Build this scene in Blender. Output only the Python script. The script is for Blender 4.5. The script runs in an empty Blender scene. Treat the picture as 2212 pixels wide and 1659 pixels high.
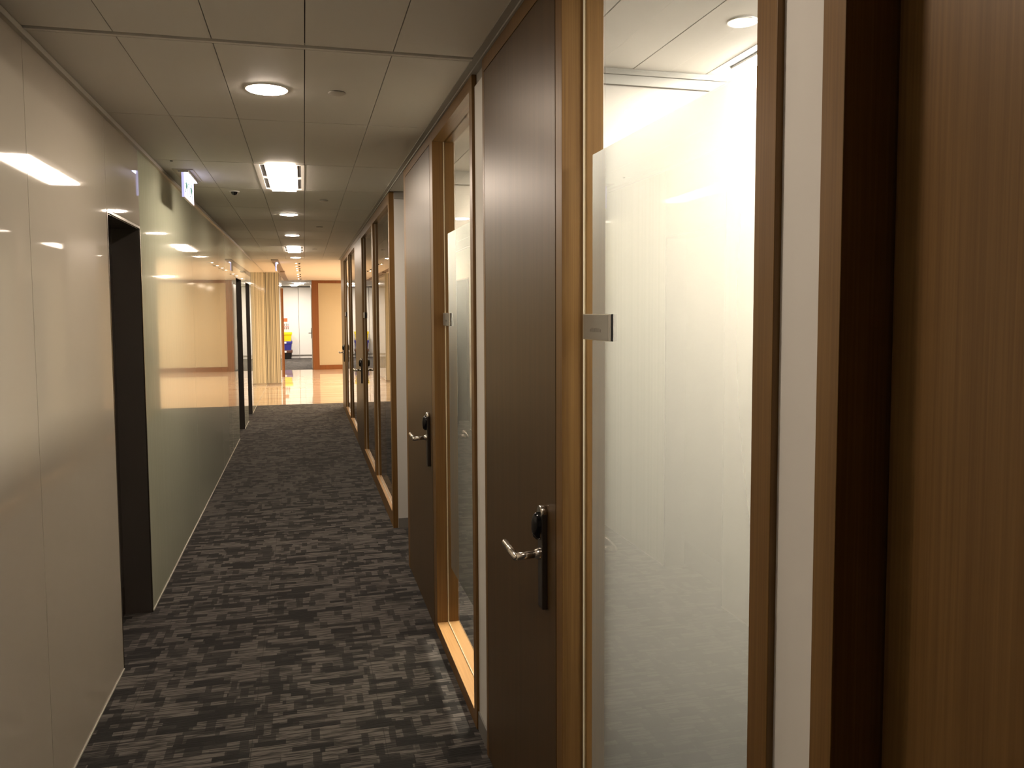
import bpy, bmesh, math, random
from mathutils import Vector, Matrix
random.seed(7)
C = bpy.context.scene.collection
H = 2.555            # ceiling height
XL, XR = -0.85, 0.63  # corridor sides
XG = 0.688           # glass plane of the office fronts

# ------------------------------------------------------------------ materials
def new_mat(name):
    m = bpy.data.materials.new(name); m.use_nodes = True
    nt = m.node_tree
    for n in list(nt.nodes): nt.nodes.remove(n)
    out = nt.nodes.new('ShaderNodeOutputMaterial')
    return m, nt, out
def N(nt, typ, **kw):
    n = nt.nodes.new(typ)
    for k, v in kw.items():
        if k.startswith('i_'):
            key = k[2:]; key = int(key) if key.isdigit() else key.replace('_', ' ')
            n.inputs[key].default_value = v
        else: setattr(n, k, v)
    return n
def math_n(nt, op, a, b=None, c=None):
    n = nt.nodes.new('ShaderNodeMath'); n.operation = op
    for i, v in enumerate((a, b, c)):
        if v is None: continue
        if isinstance(v, (int, float)): n.inputs[i].default_value = v
        else: nt.links.new(v, n.inputs[i])
    return n.outputs[0]
def plain(name, col, rough=0.5, metal=0.0, spec=0.5, noise=0.0, nscale=8.0, aniso=0.0):
    m, nt, out = new_mat(name)
    p = N(nt, 'ShaderNodeBsdfPrincipled')
    p.inputs['Base Color'].default_value = (*col, 1); p.inputs['Roughness'].default_value = rough
    p.inputs['Metallic'].default_value = metal; p.inputs['Specular IOR Level'].default_value = spec
    if noise:
        tc = N(nt, 'ShaderNodeTexCoord'); nz = N(nt, 'ShaderNodeTexNoise'); nz.inputs['Scale'].default_value = nscale
        nz.inputs['Detail'].default_value = 4
        nt.links.new(tc.outputs['Object'], nz.inputs['Vector'])
        mx = N(nt, 'ShaderNodeMix', data_type='RGBA')
        mx.inputs[6].default_value = (*[c*(1-noise) for c in col], 1); mx.inputs[7].default_value = (*[min(1, c*(1+noise)) for c in col], 1)
        nt.links.new(nz.outputs['Fac'], mx.inputs[0]); nt.links.new(mx.outputs[2], p.inputs['Base Color'])
    nt.links.new(p.outputs[0], out.inputs[0])
    return m
def emit(name, col, s):
    m, nt, out = new_mat(name)
    e = N(nt, 'ShaderNodeEmission'); e.inputs[0].default_value = (*col, 1); e.inputs[1].default_value = s
    nt.links.new(e.outputs[0], out.inputs[0]); return m
def wood(name, c0, c1, rough=0.42, axis='Z', spec=0.5):
    m, nt, out = new_mat(name)
    g = N(nt, 'ShaderNodeNewGeometry')
    mp = N(nt, 'ShaderNodeMapping')
    s = {'Z': (260, 260, 3.0), 'Y': (260, 3.0, 260), 'X': (3.0, 260, 260)}[axis]
    mp.inputs['Scale'].default_value = s
    nt.links.new(g.outputs['Position'], mp.inputs['Vector'])
    n1 = N(nt, 'ShaderNodeTexNoise'); n1.inputs['Scale'].default_value = 1.0; n1.inputs['Detail'].default_value = 3
    nt.links.new(mp.outputs[0], n1.inputs['Vector'])
    mp2 = N(nt, 'ShaderNodeMapping'); mp2.inputs['Scale'].default_value = tuple(v*0.09 if v > 10 else v*0.2 for v in s)
    nt.links.new(g.outputs['Position'], mp2.inputs['Vector'])
    n2 = N(nt, 'ShaderNodeTexNoise'); n2.inputs['Scale'].default_value = 1.0; n2.inputs['Detail'].default_value = 2
    nt.links.new(mp2.outputs[0], n2.inputs['Vector'])
    f = math_n(nt, 'ADD', math_n(nt, 'MULTIPLY', n1.outputs['Fac'], 0.6), math_n(nt, 'MULTIPLY', n2.outputs['Fac'], 0.4))
    r = N(nt, 'ShaderNodeValToRGB'); r.color_ramp.elements[0].position = 0.36; r.color_ramp.elements[1].position = 0.64
    r.color_ramp.elements[0].color = (*c0, 1); r.color_ramp.elements[1].color = (*c1, 1)
    nt.links.new(f, r.inputs[0])
    p = N(nt, 'ShaderNodeBsdfPrincipled'); p.inputs['Roughness'].default_value = rough
    p.inputs['Specular IOR Level'].default_value = spec
    p.inputs['Specular Tint'].default_value = (1, .84, .70, 1)
    nt.links.new(r.outputs[0], p.inputs['Base Color'])
    b = N(nt, 'ShaderNodeBump'); b.inputs['Strength'].default_value = 0.12; b.inputs['Distance'].default_value = 0.0006
    nt.links.new(n1.outputs['Fac'], b.inputs['Height']); nt.links.new(b.outputs[0], p.inputs['Normal'])
    nt.links.new(p.outputs[0], out.inputs[0]); return m

M = {}
M['wood'] = wood('oak_veneer', (.135, .068, .019), (.195, .105, .032), .42, spec=.5)
M['wood_sill_lit'] = wood('oak_veneer_sill_lit', (.44, .25, .10), (.56, .33, .145), .36, 'Y')  # same oak for the sill tops, light from above painted in as lighter colour
M['wood_rail'] = wood('oak_veneer_rail', (.135, .068, .019), (.195, .105, .032), .42, 'Y')
M['door_wood'] = wood('door_veneer', (.060, .033, .012), (.092, .052, .020), .40, spec=.6)
M['red_wood'] = wood('red_oak_veneer', (.19, .062, .014), (.25, .088, .022), .4)
M['white'] = plain('white_paint', (.72, .70, .66), .75, noise=.02)
M['room_wall_dimmed'] = plain('office_wall_dimmed_paint', (.44, .41, .37), .8)  # wall colour greyed so the office walls look less lit
M['dark_gap'] = plain('dark_gap', (.006, .005, .004), .9)
M['tile'] = plain('ceiling_tile_paint', (.66, .63, .575), .6, noise=.03, nscale=3)
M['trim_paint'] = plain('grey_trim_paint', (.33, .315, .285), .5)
M['trim_light'] = plain('pale_trim_metal', (.5, .47, .41), .35)
M['skirt'] = plain('grey_skirting', (.21, .20, .185), .45)
M['plaster'] = plain('lobby_plaster', (.80, .74, .66), .7)
M['beige_glass'] = plain('back_painted_beige_glass', (.50, .45, .385), .035, noise=.02, spec=.5)
M['cream_glass'] = plain('cream_glass', (.56, .46, .29), .06, noise=.02)
M['bronze'] = plain('bronze_metal', (.20, .165, .13), .22, .9)
M['dark_steel'] = plain('dark_lacquer', (.075, .066, .058), .15, spec=.6)
M['steel'] = plain('brushed_steel', (.62, .58, .53), .22, 1.0)
M['dark_metal'] = plain('dark_bronze_plate', (.11, .10, .09), .28, .85)
M['black_plastic'] = plain('black_plastic', (.006, .006, .007), .12)
M['black'] = plain('black_matt', (.01, .009, .009), .6)
M['white_metal'] = plain('white_enamel', (.72, .70, .66), .4)
M['grey_metal'] = plain('grey_enamel', (.42, .39, .34), .45)
M['bead'] = plain('clear_sealant', (.62, .55, .40), .3)
M['plaque'] = plain('grey_sign_plate', (.30, .29, .255), .35)
M['plaque_edge'] = plain('pale_sign_edge', (.60, .56, .48), .25)
M['plaque_text'] = plain('sign_lettering', (.19, .185, .16), .4)
M['cab'] = plain('white_laminate', (.80, .78, .75), .45)
M['yellow'] = plain('yellow_plastic', (.85, .62, .01), .35)
M['blue'] = plain('blue_plastic', (.035, .035, .24), .35)
M['black_box'] = plain('black_crate_plastic', (.012, .01, .01), .35)
M['brown_lid'] = plain('brown_lid_plastic', (.10, .045, .03), .4)
M['label_white'] = plain('label_paper', (.8, .8, .8), .6)
M['orange'] = plain('orange_paper', (.75, .13, .04), .6)
M['red_ink'] = plain('red_ink', (.55, .06, .04), .6)
M['grey_ink'] = plain('grey_ink', (.25, .2, .2), .6)
M['beam'] = plain('brown_grey_track', (.27, .20, .15), .5)
M['green_ink'] = plain('sign_green', (.0, .22, .11), .4)
WARM = (1, .83, .67)
M['downlight'] = emit('downlight_lens', WARM, 112)
M['fixture'] = emit('panel_light_lens', WARM, 38)
M['room_fixture'] = emit('room_panel_lens', (1, .90, .83), 150)
M['room_down'] = emit('room_downlight_lens', (1, .78, .58), 20)
M['spot'] = emit('spot_lens', (1, .80, .55), 40)
M['lobby'] = emit('lobby_lamp_lens', (1, .81, .61), 720)
M['far'] = emit('far_room_lamp_lens', (1, .87, .73), 330)
M['exit'] = plain('exit_sign_face', (.80, .80, .86), .3)
_p = [n for n in M['exit'].node_tree.nodes if n.type == 'BSDF_PRINCIPLED'][0]
_p.inputs['Emission Color'].default_value = (.60, .58, 1, 1); _p.inputs['Emission Strength'].default_value = .36
M['exit_dim'] = emit('exit_sign_edge', (.62, .60, 1), .75)
M['exit_tube'] = emit('exit_sign_lamp', (.62, .64, 1), 16)

def glass_mat():
    m, nt, out = new_mat('clear_glass')
    g = N(nt, 'ShaderNodeNewGeometry')
    fr = N(nt, 'ShaderNodeFresnel'); fr.inputs[0].default_value = 1.5
    f = math_n(nt, 'MULTIPLY', fr.outputs[0], 1.25); f = math_n(nt, 'MINIMUM', f, 0.97)
    f = math_n(nt, 'MULTIPLY', f, math_n(nt, 'SUBTRACT', 1.0, g.outputs['Backfacing']))
    t = N(nt, 'ShaderNodeBsdfTransparent'); t.inputs[0].default_value = (.93, .95, .92, 1)
    gl = N(nt, 'ShaderNodeBsdfGlossy'); gl.inputs['Roughness'].default_value = 0.0
    mx = N(nt, 'ShaderNodeMixShader')
    nt.links.new(f, mx.inputs[0]); nt.links.new(t.outputs[0], mx.inputs[1]); nt.links.new(gl.outputs[0], mx.inputs[2])
    nt.links.new(mx.outputs[0], out.inputs[0]); return m
M['glass'] = glass_mat()
def film_mat():
    m, nt, out = new_mat('frosted_film')
    t = N(nt, 'ShaderNodeBsdfTranslucent'); t.inputs[0].default_value = (.60, .61, .56, 1)
    d = N(nt, 'ShaderNodeBsdfDiffuse'); d.inputs[0].default_value = (.34, .355, .32, 1)
    mx = N(nt, 'ShaderNodeMixShader'); mx.inputs[0].default_value = .50
    nt.links.new(t.outputs[0], mx.inputs[1]); nt.links.new(d.outputs[0], mx.inputs[2])
    rf = N(nt, 'ShaderNodeBsdfRefraction'); rf.inputs['Color'].default_value = (.9, .9, .85, 1); rf.inputs['Roughness'].default_value = 1.0; rf.inputs['IOR'].default_value = 1.15
    m2 = N(nt, 'ShaderNodeMixShader'); m2.inputs[0].default_value = .85
    nt.links.new(mx.outputs[0], m2.inputs[1]); nt.links.new(rf.outputs[0], m2.inputs[2])
    nt.links.new(m2.outputs[0], out.inputs[0]); return m
M['film'] = film_mat()

def striped_glass(name, base, stripe_end, strong=0.5, horizontal='Y', scale=26.0, lo=.12):
    """back-painted glass with fine vertical etched lines"""
    m, nt, out = new_mat(name)
    g = N(nt, 'ShaderNodeNewGeometry'); sx = N(nt, 'ShaderNodeSeparateXYZ')
    nt.links.new(g.outputs['Position'], sx.inputs[0])
    u = sx.outputs[horizontal]
    w = N(nt, 'ShaderNodeTexNoise', noise_dimensions='1D'); w.inputs['Scale'].default_value = scale; w.inputs['Detail'].default_value = 3
    nt.links.new(u, w.inputs['W'])
    st = N(nt, 'ShaderNodeMapRange'); st.inputs[1].default_value = .46; st.inputs[2].default_value = .60
    nt.links.new(w.outputs['Fac'], st.inputs[0])
    fine = math_n(nt, 'GREATER_THAN', math_n(nt, 'SINE', math_n(nt, 'MULTIPLY', u, 2*math.pi/0.026)), 0.55)
    s = math_n(nt, 'MAXIMUM', st.outputs[0], math_n(nt, 'MULTIPLY', fine, .6))
    fade = N(nt, 'ShaderNodeMapRange'); fade.inputs[1].default_value = stripe_end-1.5; fade.inputs[2].default_value = stripe_end
    fade.inputs[3].default_value = 1; fade.inputs[4].default_value = lo
    nt.links.new(sx.outputs['Y'], fade.inputs[0])
    s = math_n(nt, 'MULTIPLY', s, fade.outputs[0])
    mx = N(nt, 'ShaderNodeMix', data_type='RGBA'); mx.inputs[6].default_value = (*base, 1)
    mx.inputs[7].default_value = (*[c*(1-strong) for c in base], 1)
    nt.links.new(s, mx.inputs[0])
    p = N(nt, 'ShaderNodeBsdfPrincipled'); p.inputs['Roughness'].default_value = .03
    nt.links.new(mx.outputs[2], p.inputs['Base Color'])
    nt.links.new(math_n(nt, 'SUBTRACT', .42, math_n(nt, 'MULTIPLY', s, .25)), p.inputs['Specular IOR Level'])
    nt.links.new(math_n(nt, 'ADD', .02, math_n(nt, 'MULTIPLY', s, .03)), p.inputs['Roughness'])
    nt.links.new(p.outputs[0], out.inputs[0]); return m
M['green_glass'] = striped_glass('striped_green_glass', (.56, .585, .45), 7.6, .12, lo=.05)
M['lobby_glass'] = striped_glass('ribbed_lobby_glass', (.80, .74, .56), 99, .72, 'X', 45.0, 1.0)

def carpet():
    m, nt, out = new_mat('carpet')
    g = N(nt, 'ShaderNodeNewGeometry'); sx = N(nt, 'ShaderNodeSeparateXYZ')
    nt.links.new(g.outputs['Position'], sx.inputs[0]); X, Y = sx.outputs['X'], sx.outputs['Y']
    def white(a, b=None, c=0.0):
        cx = N(nt, 'ShaderNodeCombineXYZ'); nt.links.new(a, cx.inputs[0])
        if b is not None: nt.links.new(b, cx.inputs[1])
        cx.inputs[2].default_value = c
        w = N(nt, 'ShaderNodeTexWhiteNoise', noise_dimensions='3D'); nt.links.new(cx.outputs[0], w.inputs[0]); return w.outputs['Value']
    def layer(rh, cw, seed):
        yr = math_n(nt, 'DIVIDE', Y, rh); row = math_n(nt, 'FLOOR', yr)
        off = white(row, None, seed)
        wv = math_n(nt, 'ADD', cw, math_n(nt, 'MULTIPLY', white(row, None, seed+3), cw))
        xr = math_n(nt, 'ADD', math_n(nt, 'DIVIDE', X, wv), math_n(nt, 'MULTIPLY', off, 17.0))
        col = math_n(nt, 'FLOOR', xr)
        return white(col, row, seed+1), math_n(nt, 'FRACT', yr), math_n(nt, 'FRACT', xr)
    a, fy, fx = layer(.033, .075, 1.3)
    b, fy2, fx2 = layer(.066, .11, 5.7)
    # vertical dark bars
    c, _, _ = layer(.088, .026, 9.1)
    blocks = math_n(nt, 'ADD', math_n(nt, 'MULTIPLY', a, .55), math_n(nt, 'MULTIPLY', b, .45))
    blk = N(nt, 'ShaderNodeMapRange'); blk.inputs[1].default_value = .30; blk.inputs[2].default_value = .60
    nt.links.new(blocks, blk.inputs[0])
    bars = math_n(nt, 'LESS_THAN', c, .20)
    edge = math_n(nt, 'LESS_THAN', fy, .16)
    v = math_n(nt, 'MULTIPLY', blk.outputs[0], math_n(nt, 'SUBTRACT', 1.0, math_n(nt, 'MULTIPLY', bars, .8)))
    v = math_n(nt, 'MULTIPLY', v, math_n(nt, 'SUBTRACT', 1.0, math_n(nt, 'MULTIPLY', edge, .75)))
    # fine yarn lines running across the corridor
    ln = N(nt, 'ShaderNodeTexNoise', noise_dimensions='2D'); ln.inputs['Scale'].default_value = 1.0; ln.inputs['Detail'].default_value = 2
    cm = N(nt, 'ShaderNodeCombineXYZ')
    nt.links.new(math_n(nt, 'MULTIPLY', X, 9.0), cm.inputs[0]); nt.links.new(math_n(nt, 'MULTIPLY', Y, 130.0), cm.inputs[1])
    nt.links.new(cm.outputs[0], ln.inputs['Vector'])
    lm = N(nt, 'ShaderNodeMapRange'); lm.inputs[1].default_value = .38; lm.inputs[2].default_value = .62; lm.inputs[3].default_value = .18; lm.inputs[4].default_value = 1.5
    nt.links.new(ln.outputs['Fac'], lm.inputs[0])
    fz = N(nt, 'ShaderNodeTexNoise'); fz.inputs['Scale'].default_value = 900; fz.inputs['Detail'].default_value = 1
    nt.links.new(g.outputs['Position'], fz.inputs['Vector'])
    fzr = N(nt, 'ShaderNodeMapRange'); fzr.inputs[3].default_value = .55; fzr.inputs[4].default_value = 1.45; nt.links.new(fz.outputs['Fac'], fzr.inputs[0])
    big = N(nt, 'ShaderNodeTexNoise'); big.inputs['Scale'].default_value = 2.2; nt.links.new(g.outputs['Position'], big.inputs['Vector'])
    v = math_n(nt, 'MULTIPLY', v, lm.outputs[0]); v = math_n(nt, 'MULTIPLY', v, math_n(nt, 'ADD', .6, math_n(nt, 'MULTIPLY', big.outputs['Fac'], .8)))
    # seams of the carpet squares
    sxm = math_n(nt, 'LESS_THAN', math_n(nt, 'ABSOLUTE', math_n(nt, 'SUBTRACT', math_n(nt, 'FRACT', math_n(nt, 'MULTIPLY', math_n(nt, 'ADD', X, 9.98), 2.0)), .5)), .003)
    v = math_n(nt, 'MULTIPLY', v, math_n(nt, 'SUBTRACT', 1.0, math_n(nt, 'MULTIPLY', sxm, .6)))
    mx = N(nt, 'ShaderNodeMix', data_type='RGBA'); mx.inputs[6].default_value = (.010, .009, .0088, 1); mx.inputs[7].default_value = (.118, .106, .097, 1)
    nt.links.new(v, mx.inputs[0])
    mul = N(nt, 'ShaderNodeMix', data_type='RGBA', blend_type='MULTIPLY'); mul.inputs[0].default_value = 1
    nt.links.new(mx.outputs[2], mul.inputs[6])
    cc = N(nt, 'ShaderNodeCombineColor')
    for i in range(3): nt.links.new(fzr.outputs[0], cc.inputs[i])
    nt.links.new(cc.outputs[0], mul.inputs[7])
    p = N(nt, 'ShaderNodeBsdfPrincipled'); p.inputs['Roughness'].default_value = .95; p.inputs['Specular IOR Level'].default_value = .15
    p.inputs['Sheen Weight'].default_value = .12
    nt.links.new(mul.outputs[2], p.inputs['Base Color'])
    bp = N(nt, 'ShaderNodeBump'); bp.inputs['Strength'].default_value = .5; bp.inputs['Distance'].default_value = .002
    nt.links.new(ln.outputs['Fac'], bp.inputs['Height']); nt.links.new(bp.outputs[0], p.inputs['Normal'])
    nt.links.new(p.outputs[0], out.inputs[0]); return m
M['carpet'] = carpet()

def marble():
    m, nt, out = new_mat('polished_marble')
    g = N(nt, 'ShaderNodeNewGeometry'); mp = N(nt, 'ShaderNodeMapping'); mp.inputs['Scale'].default_value = (.5, 3.5, 1)
    nt.links.new(g.outputs['Position'], mp.inputs['Vector'])
    nz = N(nt, 'ShaderNodeTexNoise'); nz.inputs['Scale'].default_value = 1.2; nz.inputs['Detail'].default_value = 5; nt.links.new(mp.outputs[0], nz.inputs['Vector'])
    r = N(nt, 'ShaderNodeValToRGB'); r.color_ramp.elements[0].position = .35; r.color_ramp.elements[1].position = .65
    r.color_ramp.elements[0].color = (.68, .52, .37, 1); r.color_ramp.elements[1].color = (.82, .69, .53, 1)
    nt.links.new(nz.outputs['Fac'], r.inputs[0])
    br = N(nt, 'ShaderNodeTexBrick', offset=0.0); br.inputs['Scale'].default_value = 1.0; br.inputs['Brick Width'].default_value = .9; br.inputs['Row Height'].default_value = .9
    br.inputs['Mortar Size'].default_value = .003; br.inputs['Color1'].default_value = (1, 1, 1, 1); br.inputs['Color2'].default_value = (.93, .93, .93, 1); br.inputs['Mortar'].default_value = (.45, .4, .35, 1)
    nt.links.new(g.outputs['Position'], br.inputs['Vector'])
    mul = N(nt, 'ShaderNodeMix', data_type='RGBA', blend_type='MULTIPLY'); mul.inputs[0].default_value = 1
    nt.links.new(r.outputs[0], mul.inputs[6]); nt.links.new(br.outputs['Color'], mul.inputs[7])
    p = N(nt, 'ShaderNodeBsdfPrincipled'); p.inputs['Roughness'].default_value = .03; p.inputs['Specular IOR Level'].default_value = .6
    nt.links.new(mul.outputs[2], p.inputs['Base Color']); nt.links.new(p.outputs[0], out.inputs[0]); return m
M['marble'] = marble()

# ------------------------------------------------------------------ mesh helpers
def box(bm, x0, x1, y0, y1, z0, z1, bev=0.0):
    vs = [bm.verts.new((x, y, z)) for x in (x0, x1) for y in (y0, y1) for z in (z0, z1)]
    f = [(0, 1, 3, 2), (4, 6, 7, 5), (0, 4, 5, 1), (2, 3, 7, 6), (0, 2, 6, 4), (1, 5, 7, 3)]
    fs = [bm.faces.new([vs[i] for i in q]) for q in f]
    if bev:
        es = {e for q in fs for e in q.edges}
        bmesh.ops.bevel(bm, geom=list(es), offset=bev, segments=2, profile=.5, affect='EDGES')
def quad(bm, pts):
    bm.faces.new([bm.verts.new(p) for p in pts])
def tube(bm, p, q, r, seg=20, r2=None, caps=True):
    p, q = Vector(p), Vector(q); d = (q-p); L = d.length; R = d.to_track_quat('Z', 'Y').to_matrix().to_4x4()
    bmesh.ops.create_cone(bm, cap_ends=caps, cap_tris=False, segments=seg, radius1=r, radius2=r if r2 is None else r2, depth=L,
                          matrix=Matrix.Translation((p+q)/2) @ R)
def disc_ring(bm, cx, cy, z0, z1, ro, ri, seg=40):
    rows = []
    for i in range(seg):
        a = 2*math.pi*i/seg; c, s = math.cos(a), math.sin(a)
        rows.append([bm.verts.new((cx+r*c, cy+r*s, z)) for r, z in ((ro, z1), (ro, z0), (ri, z0), (ri, z1))])
    for i in range(seg):
        a, b = rows[i], rows[(i+1) % seg]
        for k in range(3): bm.faces.new((a[k], b[k], b[k+1], a[k+1]))
def lathe(bm, prof, c, axis='Z', seg=32):
    rows = []
    for i in range(seg):
        a = 2*math.pi*i/seg
        row = []
        for r, h in prof:
            if axis == 'Z': v = (c[0]+r*math.cos(a), c[1]+r*math.sin(a), c[2]+h)
            else: v = (c[0]+h, c[1]+r*math.cos(a), c[2]+r*math.sin(a))
            row.append(bm.verts.new(v))
        rows.append(row)
    for i in range(seg):
        a, b = rows[i], rows[(i+1) % seg]
        for k in range(len(prof)-1):
            bm.faces.new((a[k], b[k], b[k+1], a[k+1]))
    bmesh.ops.remove_doubles(bm, verts=bm.verts, dist=1e-6)
def obj(name, bm, m, parent=None, smooth=False):
    bmesh.ops.recalc_face_normals(bm, faces=bm.faces)
    me = bpy.data.meshes.new(name); bm.to_mesh(me); bm.free()
    o = bpy.data.objects.new(name, me); C.objects.link(o)
    me.materials.append(M[m] if isinstance(m, str) else m)
    if smooth:
        for p in me.polygons: p.use_smooth = len(p.vertices) == 4 and p.area < .02
    if parent is not None:
        bpy.context.view_layer.update()
        o.parent = parent; o.matrix_parent_inverse = Matrix.Identity(4)
        # meshes are built in world coordinates; shift them into the parent's space
        w = Vector((0, 0, 0)); q = parent
        while q is not None: w += q.location; q = q.parent
        me.transform(Matrix.Translation(-w))
    return o
def bxo(name, dims, m, parent=None, bev=0.0):
    bm = bmesh.new(); box(bm, *dims, bev=bev); return obj(name, bm, m, parent)
def tag(o, label, cat, group=None, kind=None):
    o['label'] = label; o['category'] = cat
    if group: o['group'] = group
    if kind: o['kind'] = kind
    return o
def thing(name, loc, label, cat, group=None, kind=None):
    o = bpy.data.objects.new(name, None); o.empty_display_size = .1; C.objects.link(o); o.location = loc
    return tag(o, label, cat, group, kind)
def structure(o, label, cat): return tag(o, label, cat, kind='structure')
def copy_tree(o, parent=None):
    c = o.copy(); C.objects.link(c)
    if parent is not None: c.parent = parent
    for ch in list(o.children): copy_tree(ch, c)
    return c

# ------------------------------------------------------------------ floors
bm = bmesh.new(); box(bm, -1.1, 3.7, -3.1, 15.15, -.05, 0)
structure(obj('floor', bm, 'carpet'), 'dark grey patterned carpet tiles along the corridor', 'floor')
bm = bmesh.new(); box(bm, -3.2, 6.1, 15.15, 24.2, -.05, 0)
structure(obj('floor_lobby', bm, 'marble'), 'polished peach stone floor of the lobby beyond the carpet', 'floor')
bm = bmesh.new(); box(bm, -3.2, 6.1, 24.2, 30.9, -.05, 0)
structure(obj('floor_far_room', bm, 'carpet'), 'dark carpet of the far room behind the wooden frame', 'floor')

# ------------------------------------------------------------------ ceiling
sx = [-.868, -.572, -.275, .0215, .318, .613]
sy = [-3.1, -2.2, -1.15, -.1, .95, 1.8, 2.905, 2.947, 4.055, 5.215, 6.29, 7.41, 8.36, 9.44, 10.53, 11.62, 12.74, 13.6, 14.556]
bm = bmesh.new()
G = .0022; GY = .0038
for j in range(len(sy)-1):
    y0, y1 = sy[j]+GY, sy[j+1]-GY
    if abs(sy[j]-2.905) < 1e-6:
        box(bm, -.868, .60, y0+.008, y1-.010, H-.004, H+.012); continue
    for i in range(5):
        x0, x1 = sx[i]+G*.7, min(sx[i+1]-G*.7, .598)
        hole = (i == 2 and (abs(sy[j]-5.215) < 1e-6 or abs(sy[j]-11.62) < 1e-6 or abs(sy[j]+1.15) < 1e-6))
        if hole: continue
        box(bm, x0, x1, y0, y1, H, H+.012)
structure(obj('ceiling', bm, 'tile'), 'grey beige panel ceiling of the corridor with thin seams', 'ceiling')
bm = bmesh.new(); box(bm, -.95, 3.7, -3.1, 14.556, H+.014, H+.05)
structure(obj('ceiling_void', bm, 'dark_gap'), 'dark void behind the seams of the corridor ceiling', 'ceiling')
# room ceilings (tiles continue on the same grid inside the offices)
def room_ceiling(name, y0, y1, hole, label):
    bm = bmesh.new()
    xs = [.745, .907, 1.206, 1.503, 1.80, 2.1, 2.4, 2.7, 3.0, 3.3, 3.6]
    for i in range(len(xs)-1):
        if hole and abs(xs[i]-1.503) < 1e-6:
            box(bm, xs[i]+G, xs[i+1]-G, y0, hole[0]-G, H, H+.012); box(bm, xs[i]+G, xs[i+1]-G, hole[1]+G, y1, H, H+.012)
        else: box(bm, xs[i]+G, xs[i+1]-G, y0, y1, H, H+.012)
    structure(obj(name, bm, 'white'), label, 'ceiling')
room_ceiling('ceiling_office', -.5, 2.93, (1.15, 2.845), 'pale panel ceiling of the lit office behind the nearest window')
room_ceiling('ceiling_second_office', 3.03, 5.27, None, 'pale panel ceiling of the office behind the second window')
bm = bmesh.new(); box(bm, .632, 3.6, 5.28, 6.22, H, H+.012)
structure(obj('ceiling_alcove', bm, 'tile'), 'flat ceiling of the side alcove between the offices', 'ceiling')
bm = bmesh.new(); box(bm, .745, 3.6, 6.38, 14.5, H, H+.012)
structure(obj('ceiling_dark_rooms', bm, 'tile'), 'ceiling of the unlit rooms behind the far glass fronts', 'ceiling')
bm = bmesh.new(); box(bm, -3.2, 6.1, 14.56, 24.1, H, H+.05)
structure(obj('ceiling_lobby', bm, 'plaster'), 'warm glowing plaster ceiling over the lobby', 'ceiling')
bm = bmesh.new(); box(bm, -3.2, 6.1, 24.1, 30.9, H+.02, H+.07)
structure(obj('ceiling_far_room', bm, 'white'), 'pale ceiling of the far room', 'ceiling')

# ceiling edge trims
bm = bmesh.new(); box(bm, XL, XL+.016, -3.1, 14.556, H-.022, H-.001); box(bm, XL+.0, XL+.006, 14.556, 19.4, H-.012, H-.001)
structure(obj('trim_1', bm, 'trim_light'), 'thin pale metal trim along the top of the left glass wall', 'trim')
bm = bmesh.new(); box(bm, .598, .628, -3.1, 14.5, H-.003, H+.011); box(bm, .622, .6295, -3.1, 14.5, H-.010, H-.003)
structure(obj('trim_2', bm, 'trim_paint'), 'grey perimeter ceiling trim above the wooden office fronts', 'trim')
bm = bmesh.new(); box(bm, XL-.002, XL+.004, -3.1, 4.045, .0, .006); box(bm, XL-.002, XL+.004, 4.815, 11.2, .0, .006); box(bm, XL-.002, XL+.004, 12.14, 13.0, .0, .006); box(bm, XL-.002, XL+.004, 13.9, 19.4, .0, .006)
structure(obj('trim_3', bm, 'trim_light'), 'thin pale edge at the foot of the left glass wall', 'trim')

# ------------------------------------------------------------------ left wall
def panels(name, segs, m, label):
    bm = bmesh.new()
    for y0, y1, z0, z1 in segs: box(bm, XL-.02, XL, y0+.0018, y1-.0018, z0, z1)
    return structure(obj(name, bm, m), label, 'wall')
DT = 2.112
panels('wall_left', [(-3.1, .5, 0, H), (.5, 1.75, 0, H), (1.75, 2.955, 0, H), (2.955, 4.045, 0, H), (4.045, 4.815, DT+.014, H)], 'beige_glass',
       'glossy beige back-painted glass wall at the near left')
panels('wall_left_striped', [(4.815, 6.94, 0, H), (6.94, 9.04, 0, H), (9.04, 10.2, 0, H), (10.2, 11.2, 0, H),
                             (11.2, 12.14, DT+.014, H), (12.14, 13.0, 0, H), (13.0, 13.9, DT+.014, H), (13.9, 15.15, 0, H)], 'green_glass',
       'green tinted glossy glass wall with fine vertical lines beyond the black door')
# cut: the striped wall starts beyond the door opening
panels('wall_left_lobby', [(15.15, 17.2, 0, H), (17.2, 19.4, 0, H)], M['lobby_glass'] if False else striped_glass('lobby_side_glass', (.72, .62, .40), 99, .30, 'Y', 3.0, 1.0),
       'creamy ribbed glass wall on the left of the lobby')
bm = bmesh.new(); box(bm, XL-.06, XL-.0205, -3.1, 4.03, 0, H); box(bm, XL-.06, XL-.0205, 4.84, 11.1, 0, H); box(bm, XL-.06, XL-.0205, 14.0, 19.5, 0, H)
structure(obj('wall_left_backing', bm, 'dark_gap'), 'dark backing in the joints of the left glass wall', 'wall')

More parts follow.
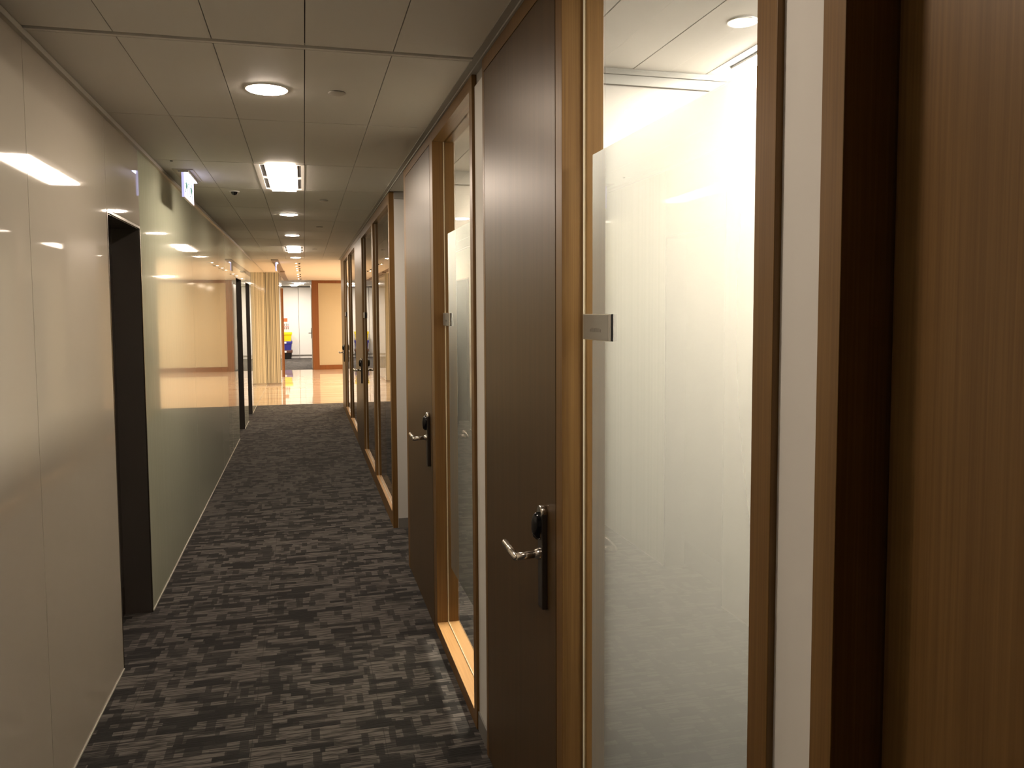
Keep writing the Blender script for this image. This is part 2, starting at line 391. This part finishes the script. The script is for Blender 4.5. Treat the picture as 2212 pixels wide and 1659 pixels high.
def dark_door(n, y0, y1, label, lever=False):
    t = thing('door_%d' % n, (XL, (y0+y1)/2, 0), label, 'door', kind='structure')
    bm = bmesh.new()
    D = XL-.135
    box(bm, XL-.13, XL+.0015, y0-.009, y0, 0, DT); box(bm, XL-.13, XL+.0015, y1, y1+.009, 0, DT); box(bm, XL-.13, XL+.0015, y0-.009, y1+.009, DT, DT+.012)
    obj('door_frame', bm, 'bronze', t)
    bm = bmesh.new()
    box(bm, D-.02, XL-.004, y1-.003, y1-.0005, 0, DT-.002); box(bm, D-.02, XL-.004, y0+.0005, y0+.003, 0, DT-.002); box(bm, D-.02, XL-.004, y0+.004, y1-.004, DT-.004, DT-.001)
    obj('jamb_lining', bm, 'dark_steel', t)
    bm = bmesh.new(); box(bm, D-.05, D-.005, y0-.009, y1+.009, .008, DT, bev=.002)
    lf = obj('door_leaf', bm, 'dark_steel', t)
    bm = bmesh.new(); box(bm, D-.004, D-.001, y0+.02, y1-.02, .012, .16)
    obj('kick_plate', bm, 'bronze', t)
    if lever:
        bm = bmesh.new(); box(bm, D-.005, D+.008, y1-.10, y1-.06, .86, 1.16, bev=.003)
        pl = obj('lock_plate', bm, 'steel', t)
        bm = bmesh.new(); tube(bm, (D+.008, y1-.08, 1.0), (D+.06, y1-.08, 1.0), .009); tube(bm, (D+.06, y1-.072, 1.0), (D+.06, y1-.20, 1.0), .009)
        obj('lever_handle', bm, 'steel', pl, True)
    else:
        bm = bmesh.new(); tube(bm, (D-.005, y0+.06, 1.02), (D+.012, y0+.06, 1.02), .02)
        obj('lock_cylinder', bm, 'dark_metal', t, True)
dark_door(1, 4.055, 4.80, 'tall black recessed door in the left wall, nearest the camera')
dark_door(2, 11.21, 12.13, 'black recessed door far down the left wall, nearer of the two slim ones')
dark_door(3, 13.01, 13.89, 'black recessed door with a steel lever, last before the lobby', True)

# ------------------------------------------------------------------ right side: white piers and perimeter fascia
bm = bmesh.new()
XW = .641
for y0, y1 in ((.912, 1.012), (2.90, 3.083)): box(bm, XW, .80, y0, y1, 0, 2.503)
structure(obj('wall_right', bm, 'white'), 'white painted wall piers between the near wooden office fronts', 'wall')
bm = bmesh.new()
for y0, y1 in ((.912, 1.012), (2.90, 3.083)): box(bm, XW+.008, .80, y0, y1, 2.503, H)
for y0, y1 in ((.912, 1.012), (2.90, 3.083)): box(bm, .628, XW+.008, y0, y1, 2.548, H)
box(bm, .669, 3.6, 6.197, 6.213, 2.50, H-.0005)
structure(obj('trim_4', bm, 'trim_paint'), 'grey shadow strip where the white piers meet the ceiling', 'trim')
bm = bmesh.new()
for y0, y1 in ((.912, 1.012), (2.90, 3.083)): box(bm, XW-.006, XW, y0, y1, 0, .075, bev=.001)
box(bm, .669, 3.6, 6.207, 6.213, 0, .075)
structure(obj('baseboard_right', bm, 'skirt'), 'low grey skirting at the foot of the white walls', 'baseboard')
bm = bmesh.new(); box(bm, .668, 3.6, 6.213, 6.285, 0, H)
structure(obj('wall_alcove', bm, 'white'), 'white wall of the side alcove just past the second office', 'wall')
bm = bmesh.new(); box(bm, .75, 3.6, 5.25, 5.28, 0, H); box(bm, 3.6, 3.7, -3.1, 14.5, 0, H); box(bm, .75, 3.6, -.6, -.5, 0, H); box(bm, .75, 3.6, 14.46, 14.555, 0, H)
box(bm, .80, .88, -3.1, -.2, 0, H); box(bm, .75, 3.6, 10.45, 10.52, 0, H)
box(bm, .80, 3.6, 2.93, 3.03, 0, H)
structure(obj('wall_offices', bm, 'room_wall_dimmed'), 'white inner walls of the offices behind the fronts', 'wall')
bm = bmesh.new(); box(bm, -1.0, .9, -3.2, -3.1, 0, H)
structure(obj('wall_back', bm, 'white'), 'plain wall closing the corridor behind the camera', 'wall')
# cornice inside the lit office and second office
bm = bmesh.new(); box(bm, .76, 3.6, 2.905, 2.93, 2.535, H); box(bm, .76, 3.6, 2.915, 2.93, 2.50, 2.535)
structure(obj('trim_5', bm, 'trim_paint'), 'grey stepped cornice on the end wall inside the lit office', 'trim')
bm = bmesh.new(); box(bm, .76, 3.6, 5.225, 5.25, 2.47, H)
structure(obj('trim_6', bm, 'trim_paint'), 'grey cornice on the end wall inside the second office', 'trim')

# ------------------------------------------------------------------ office fronts
HT = 2.497   # underside of head rails and top of leaves
def sign_plate(y0, label, xo=.684, w=.180, z0=1.588, z1=1.651):
    t = thing('room_sign', (xo, y0+w/2, z0), label, 'sign', 'room name plates on the office glass')
    bxo('back_plate', (xo, xo+.004, y0, y0+w, z0, z1), 'black', t)
    bxo('plate', (xo-.006, xo, y0+.002, y0+w, z0, z1), 'plaque_edge', t, .0008)
    bxo('face', (xo-.0068, xo-.006, y0+.005, y0+w-.003, z0+.002, z1-.002), 'plaque', t)
    bm = bmesh.new(); rr = random.Random(3)
    y = y0+w*.70
    for k in range(9):
        hh = rr.choice((.007, .009, .010)); ww = rr.choice((.003, .005, .007))
        box(bm, xo-.0071, xo-.0068, y-ww, y, z0+.020, z0+.020+hh); y -= ww+.0035
    obj('lettering', bm, 'plaque_text', t)
    return t

def lock(parent, y, xs=XR, first=[None]):
    """long plate with card reader and lever; y is the near edge"""
    bm = bmesh.new()
    # rounded long plate
    box(bm, xs-.017, xs, y, y+.040, .842, 1.108, bev=.003)
    pl = obj('lock_plate', bm, 'dark_metal', parent)
    bm = bmesh.new()
    tube(bm, (xs-.019, y+.020, 1.108), (xs, y+.020, 1.108), .0195, 28)
    obj('plate_top', bm, 'steel', pl, True)
    bm = bmesh.new()
    lathe(bm, [(0.0001, -.022), (.008, -.0215), (.015, -.018), (.019, -.010), (.020, 0)], (xs-.017, y+.021, 0), axis='X', seg=28)
    for v in bm.verts: v.co.z = 1.072 + (v.co.z)*2.0
    obj('card_reader', bm, 'black_plastic', pl, True)
    bm = bmesh.new()
    lathe(bm, [(.016, 0), (.016, -.006), (.0125, -.012), (.0105, -.016), (.0001, -.016)], (xs-.016, y+.020, .994), axis='X', seg=28)
    obj('rose', bm, 'steel', pl, True)
    bm = bmesh.new()
    r = .0104; xb = xs-.084
    tube(bm, (xs-.030, y+.020, .994), (xb, y+.020, .990), r, 24)
    bmesh.ops.create_uvsphere(bm, u_segments=20, v_segments=12, radius=r, matrix=Matrix.Translation((xb, y+.020, .990)))
    tube(bm, (xb, y+.020, .990), (xb-.004, y+.130, 1.000), r, 24)
    obj('lever_handle', bm, 'steel', pl, True)
    return pl

def window_unit(n, yn, yf, xg, label, frame_near, frame_far, frosted=True, dep=.11, sill=.062, head=HT):
    """glazed opening from yn to yf; frame_near/frame_far are the outer ends of its posts"""
    t = thing('window_%d' % n, (XR, (yn+yf)/2, 0), label, 'window', kind='structure')
    bm = bmesh.new()
    x1 = XR+dep
    box(bm, XR, x1, frame_near, yn, 0, H-.001, bev=.001)
    box(bm, XR, x1, yf, frame_far, 0, H-.001, bev=.001)
    obj('frame', bm, 'wood', t)
    bm = bmesh.new()
    box(bm, XR+.0004, x1, yn, yf, head, H-.001)
    obj('head_rail', bm, 'wood_rail', t)
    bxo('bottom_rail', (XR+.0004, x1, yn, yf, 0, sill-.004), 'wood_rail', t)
    bxo('window_sill', (XR+.0006, x1, yn, yf, sill-.004, sill), 'wood_sill_lit', t)
    bm = bmesh.new(); box(bm, xg, xg+.010, yn+.001, yf-.001, sill, head)
    obj('glass_pane', bm, 'glass', t)
    bm = bmesh.new()
    box(bm, xg-.003, xg, yf-.005, yf-.0005, sill, head-.001); box(bm, xg-.003, xg, yn+.0005, yf-.0005, sill+.0005, sill+.005)
    obj('glazing_bead', bm, 'bead', t)
    if frosted:
        bm = bmesh.new(); x = xg+.0112
        quad(bm, [(x, yn+.004, .354), (x, yf-.033, .354), (x, yf-.033, 2.043), (x, yn+.004, 2.043)])
        obj('frosted_film', bm, 'film', t)
    return t
def office_door(n, y0, y1, frame_y1, label, wall=.14, top=HT):
    """leaf y0..y1 flush with the frame; stile y1..frame_y1 on the hinge side"""
    t = thing('door_%d' % n, (XR, (y0+y1)/2, 0), label, 'door', kind='structure')
    bm = bmesh.new()
    box(bm, XR, XR+.11, y1+.003, frame_y1, 0, H-.001, bev=.001)
    box(bm, XR, XR+.11, y0-.003, y1+.003, top+.003, H-.001)
    obj('door_frame', bm, 'wood', t)
    bxo('door_stop', (XR+.03, XR+.06, y0-.003, y1+.003, .0, top+.003), 'dark_gap', t)
    bxo('door_leaf', (XR, XR+.03, y0, y1, .006, top), 'door_wood', t, .0012)
    bm = bmesh.new(); box(bm, XR-.0006, XR, y0+.0005, y0+.042, .007, top-.001)
    obj('edge_strip', bm, 'door_wood', t)
    lock(t, y0+.075)
    return t
window_unit(1, 1.064, 1.970, XG, 'large frosted window with a clear top in the nearest wooden front', 1.012, 2.022)
office_door(4, 2.0255, 2.866, 2.898, 'tall flush wooden door right of the corridor, nearest one with a lever')
sign_plate(1.766, 'grey name plate on the glass of the nearest frosted window')
window_unit(2, 3.135, 4.075, XG, 'narrow looking frosted window in the second wooden front', 3.085, 4.165)
office_door(5, 4.168, 5.185, 5.27, 'tall flush wooden door left of the second frosted window')
sign_plate(3.90, 'small grey name plate on the second frosted window')
# end block of the second front
XC = .655
window_unit(3, 6.29, 7.73, XC, 'clear mirror-like window right of the first thin post, beside the alcove', 6.215, 7.87, False, .10, .112, 2.47)
window_unit(4, 7.875, 9.26, XC, 'clear window just right of the third wooden door', 7.871, 9.345, False, .10, .112, 2.47)
office_door(6, 9.35, 10.43, 10.50, 'greyish sheen wooden door between the far glass panes')
sign_plate(9.08, 'name plate on the post beside the third wooden door', .645)
window_unit(5, 10.55, 12.02, XC, 'clear window left of the third wooden door', 10.503, 12.15, False, .10, .118, 2.47)
window_unit(6, 12.155, 13.46, XC, 'clear window right of the last wooden door', 12.152, 13.53, False, .10, .118, 2.47)
office_door(7, 13.535, 14.42, 14.50, 'last wooden door of the row, where the lobby begins')
sign_plate(13.28, 'name plate beside the last wooden door of the row', .645)
# nearest recessed door (right edge of the picture)
t = thing('door_8', (XR, .3, 0), 'recessed brown wooden door at the right edge of the picture', 'door', kind='structure')
bm = bmesh.new(); box(bm, XR, .80, .866, .910, 0, H-.001, bev=.001); box(bm, XR, .80, -.2, -.16, 0, H-.001, bev=.001); box(bm, XR, .80, -.16, .866, HT, H-.001)
obj('door_frame', bm, 'wood', t)
bxo('door_leaf', (.702, .745, -.156, .862, .006, HT-.003), 'wood', t, .0015)
bxo('door_stop', (.7455, .79, -.16, .866, 0, HT), 'dark_gap', t)

# ------------------------------------------------------------------ lights in the corridor ceiling
def downlight(x, y, label, r=.080, m='downlight', name='ceiling_downlight', group='round downlights in the ceiling', cat='ceiling light', rim=True):
    t = thing(name, (x, y, H), label, cat, group)
    bm = bmesh.new(); disc_ring(bm, x, y, H-.004, H+.001, r+.006, r-.002); obj('trim_ring', bm, 'white_metal', t, True)
    bm = bmesh.new(); lathe(bm, [(.0001, -.009), (r*.75, -.0088), (r-.004, -.0065), (r-.002, -.003)], (x, y, H), seg=40)
    o = obj('lens', bm, m, t)
    return t
dl = 'round downlights along the corridor ceiling'
downlight(-.126, 3.492, 'large bright round downlight, nearest in the corridor ceiling', group=dl)
downlight(-.12, 1.38, 'round downlight overhead, just out of view above the nearest window', group=dl)
downlight(-.116, 7.86, 'round downlight just beyond the first square panel light', group=dl)
downlight(-.116, 9.97, 'round downlight just before the second square panel light', group=dl)
downlight(-.114, 14.0, 'round downlight at the end of the tiled ceiling by the lobby', group=dl)

def panel_light(x0, x1, y0, y1, label, m='fixture', name='panel_light', group='rectangular panel lights in the ceiling'):
    t = thing(name, ((x0+x1)/2, (y0+y1)/2, H), label, 'ceiling light', group)
    w = x1-x0
    lx0, lx1 = x0+w*.235, x0+w*.81
    bm = bmesh.new()
    z0, z1 = H-.002, H+.010
    sl, sr = (x0+w*.105, x0+w*.20), (x0+w*.855, x0+w*.93)
    ym = (y0+y1)/2
    # flanges around the two slots on both sides
    box(bm, x0, sl[0], y0, y1, z0, z1); box(bm, sl[1], lx0, y0, y1, z0, z1)
    box(bm, lx1, sr[0], y0, y1, z0, z1); box(bm, sr[1], x1, y0, y1, z0, z1)
    for s in (sl, sr):
        box(bm, s[0], s[1], y0, y0+.03, z0, z1); box(bm, s[0], s[1], y1-.03, y1, z0, z1); box(bm, s[0], s[1], ym-.025, ym+.025, z0, z1)
    obj('housing', bm, 'white_metal', t)
    for s in (sl, sr):
        for a, b in ((y0+.03, ym-.025), (ym+.025, y1-.03)):
            bxo('air_slot', (s[0], s[1], a, b, H+.006, H+.012), 'black', t)
    bm = bmesh.new(); box(bm, lx0+.001, lx1-.001, y0+.006, y1-.006, H-.014, H+.002)
    o = obj('lens', bm, m, t)
    return t
panel_light(-.275, .0215, 5.217, 6.288, 'bright rectangular panel light between dark air slots, nearest in the corridor')
panel_light(-.275, .0215, 11.622, 12.738, 'smaller looking rectangular panel light further down the corridor')
panel_light(-.275, .0215, -1.148, -.102, 'panel light in the corridor ceiling behind the camera', group='panel lights out of view') if False else None
bm = bmesh.new(); box(bm, -.273, .02, -1.148, -.102, H, H+.012)
structure(obj('ceiling_patch', bm, 'tile'), 'single ceiling panel behind the camera', 'ceiling')
# office lights
panel_light(1.503, 1.80, 1.152, 2.843, 'panel light inside the office, seen above the frosted glass', 'room_fixture', group='office lights')
downlight(1.341, 2.353, 'small round office lamp seen through the clear top of the window', .042, 'room_down', 'office_downlight', 'office lights')
panel_light(1.503, 1.80, 3.9, 5.05, 'panel light in the second office behind the frosted glass', emit('second_room_lens', (1, .86, .72), 200), group='office lights')

# sprinkler covers
def cover(x, y, label, r=.036):
    t = thing('sprinkler_cover', (x, y, H), label, 'sprinkler', 'round sprinkler covers in the ceiling')
    bm = bmesh.new(); lathe(bm, [(.0001, -.006), (r*.9, -.006), (r, -.004), (r, -.002), (.0001, -.002)], (x, y, H)); obj('cap', bm, 'grey_metal', t, True)
    bm = bmesh.new(); disc_ring(bm, x, y, H-.002, H+.001, r*.93, r*.7); obj('gap_ring', bm, 'dark_gap', t)
cover(.150, 3.485, 'flat round cover right of the nearest downlight')
cover(.172, 6.83, 'flat round cover just beyond the nearest panel light')
cover(.177, 8.95, 'flat round cover between the two middle downlights')
cover(.169, 12.1, 'flat round cover beside the far panel light')
# dome camera
t = thing('dome_camera', (-.482, 6.45, H), 'tiny black dome camera in the ceiling left of the panel light', 'camera')
bm = bmesh.new(); disc_ring(bm, -.482, 6.45, H-.006, H, .038, .024); obj('base_ring', bm, 'white_metal', t, True)
bm = bmesh.new(); lathe(bm, [(.024, -.002), (.024, -.008), (.020, -.020), (.011, -.028), (.0001, -.030)], (-.482, 6.45, H)); obj('dome', bm, 'black_plastic', t, True)
t = thing('small_sensor', (-.74, 5.24, H), 'tiny black sensor dot in the ceiling above the left wall', 'sensor')
bm = bmesh.new(); tube(bm, (-.74, 5.24, H-.004), (-.74, 5.24, H), .008); obj('sensor_head', bm, 'black', t, True)

# exit signs
def exit_sign(x, y0, y1, label, zb=2.383):
    t = thing('exit_sign', (x, (y0+y1)/2, H), label, 'sign', 'hanging exit signs')
    bm = bmesh.new(); box(bm, x-.062, x+.062, y0-.01, y1+.02, H-.004, H, bev=.001); obj('ceiling_plate', bm, 'grey_metal', t)
    bm = bmesh.new(); box(bm, x-.030, x+.034, y0+.01, y1+.01, H-.016, H-.004, bev=.002); obj('housing', bm, 'grey_metal', t)
    bxo('lamp', (x+.008, x+.030, y0+.02, y1, H-.018, H-.016), 'exit_tube', t)
    bm = bmesh.new(); box(bm, x-.007, x+.007, y0, y1, zb, H-.016, bev=.001); pl = obj('sign_plate', bm, 'grey_metal', t)
    bxo('edge_light', (x-.0072, x+.0072, y0-.0012, y0, zb, H-.018), 'exit_dim', pl)
    bxo('lit_face', (x+.007, x+.0076, y0+.004, y1-.004, zb+.004, H-.018), 'exit', pl)
    # pictogram: running figure, arrow and doorway, on the face towards the corridor
    X1 = x+.0080; L = y1-y0; zt = H-.02; h = zt-zb
    def P(u, v): return (X1, y0+.02+u*(L-.04), zb+.012+v*(h-.03))
    bm = bmesh.new()
    def poly(pts): quad(bm, [P(*p) for p in pts])
    def bar(a, b, w):
        ax, ay = a; bx, by = b; d = math.hypot(bx-ax, (by-ay)*.5) or 1
        nx, ny = -(by-ay)*.5/d*w, (bx-ax)/d*w*2
        poly([(ax+nx, ay+ny), (bx+nx, by+ny), (bx-nx, by-ny), (ax-nx, ay-ny)])
    for o_ in (.06, .60):
        poly([(o_+.06, .50), (o_+.20, .42), (o_+.22, .72), (o_+.10, .80)])
        bar((o_+.10, .48), (o_+.02, .22), .014); bar((o_+.02, .22), (o_-.04, .20), .012)
        bar((o_+.17, .45), (o_+.24, .28), .014); bar((o_+.24, .28), (o_+.22, .08), .012)
        bar((o_+.20, .70), (o_+.30, .58), .010); bar((o_+.10, .74), (o_+.0, .62), .010)
        quad(bm, [P(o_+.19+.035*math.cos(a), .90+.08*math.sin(a)) for a in [2*math.pi*k/12 for k in range(12)]])
    bar((.40, .15), (.40, .80), .010); bar((.40, .80), (.52, .80), .010); bar((.52, .15), (.52, .80), .010)
    obj('pictogram', bm, 'green_ink', pl)
exit_sign(-.718, 5.53, 6.0, 'glowing exit sign with green figures hanging by the left wall')
exit_sign(-.470, 15.2, 15.6, 'distant exit sign seen edge-on at the start of the lobby', 2.39)

# ------------------------------------------------------------------ lobby
bm = bmesh.new(); box(bm, -3.2, -.75, 24.1, 24.2, 0, H); box(bm, 2.35, 6.1, 24.1, 24.2, 0, H); box(bm, 6.1, 6.2, 14.5, 30.9, 0, H+.05); box(bm, -3.3, -3.2, 19.4, 30.9, 0, H+.05)
box(bm, 3.7, 6.1, 14.46, 14.555, 0, H)
structure(obj('wall_lobby', bm, 'plaster'), 'cream walls enclosing the lobby', 'wall')
# ribbed glass enclosure on the left
t = thing('wall_glass_enclosure', (-.7, 20.5, 0), 'ribbed glass enclosure jutting from the left wall in the lobby', 'wall', kind='structure')
bm = bmesh.new(); box(bm, XL-1.5, -.545, 19.40, 19.42, .04, H); box(bm, -.56, -.54, 19.42, 21.6, .04, H); obj('ribbed_glass', bm, 'lobby_glass', t)
bm = bmesh.new(); box(bm, XL-1.5, -.535, 19.39, 19.42, 0, .04); box(bm, -.565, -.535, 19.42, 21.6, 0, .04); obj('base_rail', bm, 'steel', t)
t = thing('trim_7', (-.53, 21.62, 0), 'dark red wooden post at the end of the ribbed glass', 'trim', kind='structure')
bxo('post', (-.565, -.505, 21.6, 21.68, 0, 2.257), 'red_wood', t, .002)
bxo('post_cap', (-.567, -.503, 21.598, 21.682, 2.257, 2.272), 'steel', t)
# wooden sidelight and opening
t = thing('window_7', (1.2, 24.1, 0), 'cream frosted panel in a reddish wooden frame at the corridor end', 'window', kind='structure')
bm = bmesh.new(); box(bm, .225, .405, 24.08, 24.2, 0, H-.001, bev=.002); box(bm, 2.2, 2.35, 24.08, 24.2, 0, H-.001, bev=.002); box(bm, .405, 2.2, 24.08, 24.2, 2.475, H-.001); box(bm, .405, 2.2, 24.08, 24.2, 0, .13)
obj('frame', bm, 'red_wood', t)
bxo('glass_pane', (.405, 2.2, 24.12, 24.14, .13, 2.475), 'cream_glass', t)
t = thing('door_9', (.22, 24.7, 0), 'pale door standing open at the far wooden frame, with a black lock', 'door', kind='structure')
bxo('door_leaf', (.205, .245, 24.25, 25.15, .006, 2.45), 'cab', t, .002)
bm = bmesh.new(); box(bm, .19, .205, 25.0, 25.05, .87, 1.18, bev=.003); pl = obj('lock_plate', bm, 'black', t)
bm = bmesh.new(); tube(bm, (.19, 25.02, 1.03), (.13, 25.02, 1.03), .010); tube(bm, (.13, 25.02, 1.03), (.125, 24.90, 1.03), .010); obj('lever_handle', bm, 'dark_metal', pl, True)
# ceiling track beam
t = thing('ceiling_track', (-.46, 20.6, H), 'long brown-grey strip in the lobby ceiling running to the far room', 'ceiling track')
bxo('track_body', (-.53, -.41, 14.62, 24.09, H-.012, H), 'beam', t)
bxo('junction_box', (-.48, -.39, 18.45, 18.95, H-.04, H-.012), 'beam', t, .003)
# twin spots
ordn = ['first', 'second', 'third', 'fourth', 'fifth', 'sixth', 'seventh']
for k, y in enumerate((15.6, 16.55, 17.48, 18.3, 20.1, 21.2, 22.9)):
    t = thing('twin_spotlight', (-.095, y, H), 'small twin spotlight in the lobby ceiling, %s in the row from the camera' % ordn[k], 'spotlight', 'twin spotlights in a row in the lobby ceiling')
    bm = bmesh.new(); box(bm, -.155, -.035, y-.045, y+.045, H-.006, H, bev=.001); obj('base_plate', bm, 'plaster', t)
    bm = bmesh.new(); lathe(bm, [(.0001, -.010), (.011, -.010), (.012, -.006)], (-.122, y, H)); obj('lit_lens', bm, 'spot', t)
    bm = bmesh.new(); lathe(bm, [(.0001, -.022), (.015, -.022), (.018, -.006)], (-.068, y, H)); obj('black_head', bm, 'black', t)
# other lobby lamps
for k, (x, y) in enumerate(((1.6, 16.6), (1.6, 19.2), (1.6, 21.8), (3.6, 16.6), (3.6, 19.2), (3.6, 21.8))):
    tt = downlight(x, y, 'round warm lobby lamp, %s' % ['front left of the hidden side', 'middle left of the hidden side', 'rear left of the hidden side', 'front right of the hidden side', 'middle right of the hidden side', 'rear right of the hidden side'][k], .09, 'lobby', 'lobby_downlight', 'warm lobby lamps')
# far room
t = downlight(-.135, 26.9, 'bright round lamp hanging over the far room entrance', .15, 'far', 'far_room_lamp', 'far room lamps')
t.location.z -= .0
for k, (x, y) in enumerate(((-1.3, 27.5), (-.3, 28.9), (1.5, 27.5))):
    downlight(x, y, 'round lamp in the far room ceiling, %s' % ['left side', 'before the cabinets', 'right side'][k], .12, 'far', 'far_room_lamp', 'far room lamps')
def cabinet(x0, x1, label):
    t = thing('storage_cabinet', ((x0+x1)/2, 30.6, 0), label, 'cabinet', 'tall white cabinets in the far room')
    bxo('carcass', (x0, x1, 30.42, 30.85, .10, 2.54), 'cab', t)
    bxo('plinth', (x0, x1, 30.46, 30.85, 0, .10), 'cab', t)
    bxo('cabinet_door', (x0+.012, x1-.012, 30.40, 30.418, .12, 2.52), 'cab', t, .002)
    return t
cabinet(-3.0, -1.83, 'tall white cabinet door hidden behind the ribbed glass')
cabinet(-1.82, -1.01, 'tall white cabinet left of the stacked crates')
cabinet(-1.0, -.19, 'tall white cabinet behind the stacked crates')
cabinet(-.18, .65, 'tall white cabinet beside the wooden frame')
cabinet(.66, 1.6, 'tall white cabinet behind the cream panel')
bm = bmesh.new(); box(bm, -3.2, 6.1, 30.86, 30.95, 0, H+.05)
structure(obj('wall_far', bm, 'white'), 'white end wall behind the tall cabinets', 'wall')

def crate(z, body, lid, label, lbl=True):
    x0, x1, y0, y1 = -.93, -.425, 29.75, 30.2
    t = thing('storage_crate', ((x0+x1)/2, (y0+y1)/2, z), label, 'storage box', 'lidded crates stacked in the far room')
    bm = bmesh.new()
    hb = .225
    bot = [(x0+.05, y0+.04), (x1-.05, y0+.04), (x1-.05, y1-.04), (x0+.05, y1-.04)]; top = [(x0+.02, y0+.015), (x1-.02, y0+.015), (x1-.02, y1-.015), (x0+.02, y1-.015)]
    vb = [bm.verts.new((*p, z)) for p in bot]; vt = [bm.verts.new((*p, z+hb)) for p in top]
    bm.faces.new(vb); bm.faces.new(vt)
    for k in range(4): bm.faces.new((vb[k], vb[(k+1) % 4], vt[(k+1) % 4], vt[k]))
    obj('crate_body', bm, body, t)
    bm = bmesh.new(); box(bm, x0, x1, y0, y1, z+hb, z+.315, bev=.008); obj('lid', bm, lid, t)
    if lbl: bxo('paper_label', (x0+.14, x1-.20, y0-.002, y0-.0005, z+.235, z+.295), 'label_white', t)
crate(0, 'black_box', 'brown_lid', 'black crate with a brown lid at the bottom of the stack')
crate(.316, 'blue', 'blue', 'dark blue crate in the middle of the stack')
crate(.632, 'yellow', 'yellow', 'bright yellow crate on top of the stack', False)
tag(bxo('orange_notice', (-.80, -.585, 30.392, 30.398, 1.31, 1.435), 'orange'), 'small orange notice stuck on the cabinet above the crates', 'notice')
t = thing('picture_notice', (-.64, 30.395, 1.0), 'small notice with red and grey marks just above the yellow crate', 'notice')
bxo('paper', (-.78, -.52, 30.394, 30.398, 1.03, 1.26), 'label_white', t)
bm = bmesh.new()
for k in range(4): box(bm, -.76+k*.06, -.735+k*.06, 30.391, 30.394, 1.15, 1.25-.01*(k % 2))
for k in range(4): box(bm, -.76+k*.06, -.73+k*.06, 30.391, 30.394, 1.035, 1.115)
obj('grey_marks', bm, 'grey_ink', t)
bm = bmesh.new(); box(bm, -.775, -.53, 30.390, 30.394, 1.12, 1.14); box(bm, -.775, -.53, 30.390, 30.394, 1.075, 1.085); obj('red_marks', bm, 'red_ink', t)

# ------------------------------------------------------------------ camera
cam = bpy.data.cameras.new('camera'); co = bpy.data.objects.new('camera', cam); C.objects.link(co)
yaw, pit, rol = 2.48215264e-01, -6.68800087e-02, -5.36079366e-03
cy, sy_ = math.cos(yaw), math.sin(yaw); cp, sp = math.cos(pit), math.sin(pit)
f = Vector((sy_*cp, cy*cp, sp)); rt = Vector((cy, -sy_, 0)); up = rt.cross(f)
r2 = rt*math.cos(rol)+up*math.sin(rol); u2 = -rt*math.sin(rol)+up*math.cos(rol)
mw = Matrix((( r2.x, u2.x, -f.x, 0), (r2.y, u2.y, -f.y, 0), (r2.z, u2.z, -f.z, 1.66), (0, 0, 0, 1)))
co.matrix_world = mw
cam.sensor_width = 36; cam.sensor_fit = 'HORIZONTAL'; cam.lens = 1766.15/2212*36
cam.shift_y = -(829.5-789.53)/2212
cam.clip_start = .02; cam.clip_end = 100
S = bpy.context.scene; S.camera = co
w = bpy.data.worlds.new('world'); S.world = w; w.use_nodes = True
w.node_tree.nodes['Background'].inputs[0].default_value = (.5, .42, .34, 1); w.node_tree.nodes['Background'].inputs[1].default_value = 0.02
S.view_settings.view_transform = 'Standard'; S.view_settings.look = 'None'; S.view_settings.gamma = 1; S.view_settings.exposure = 0.5
S.view_settings.use_curve_mapping = False
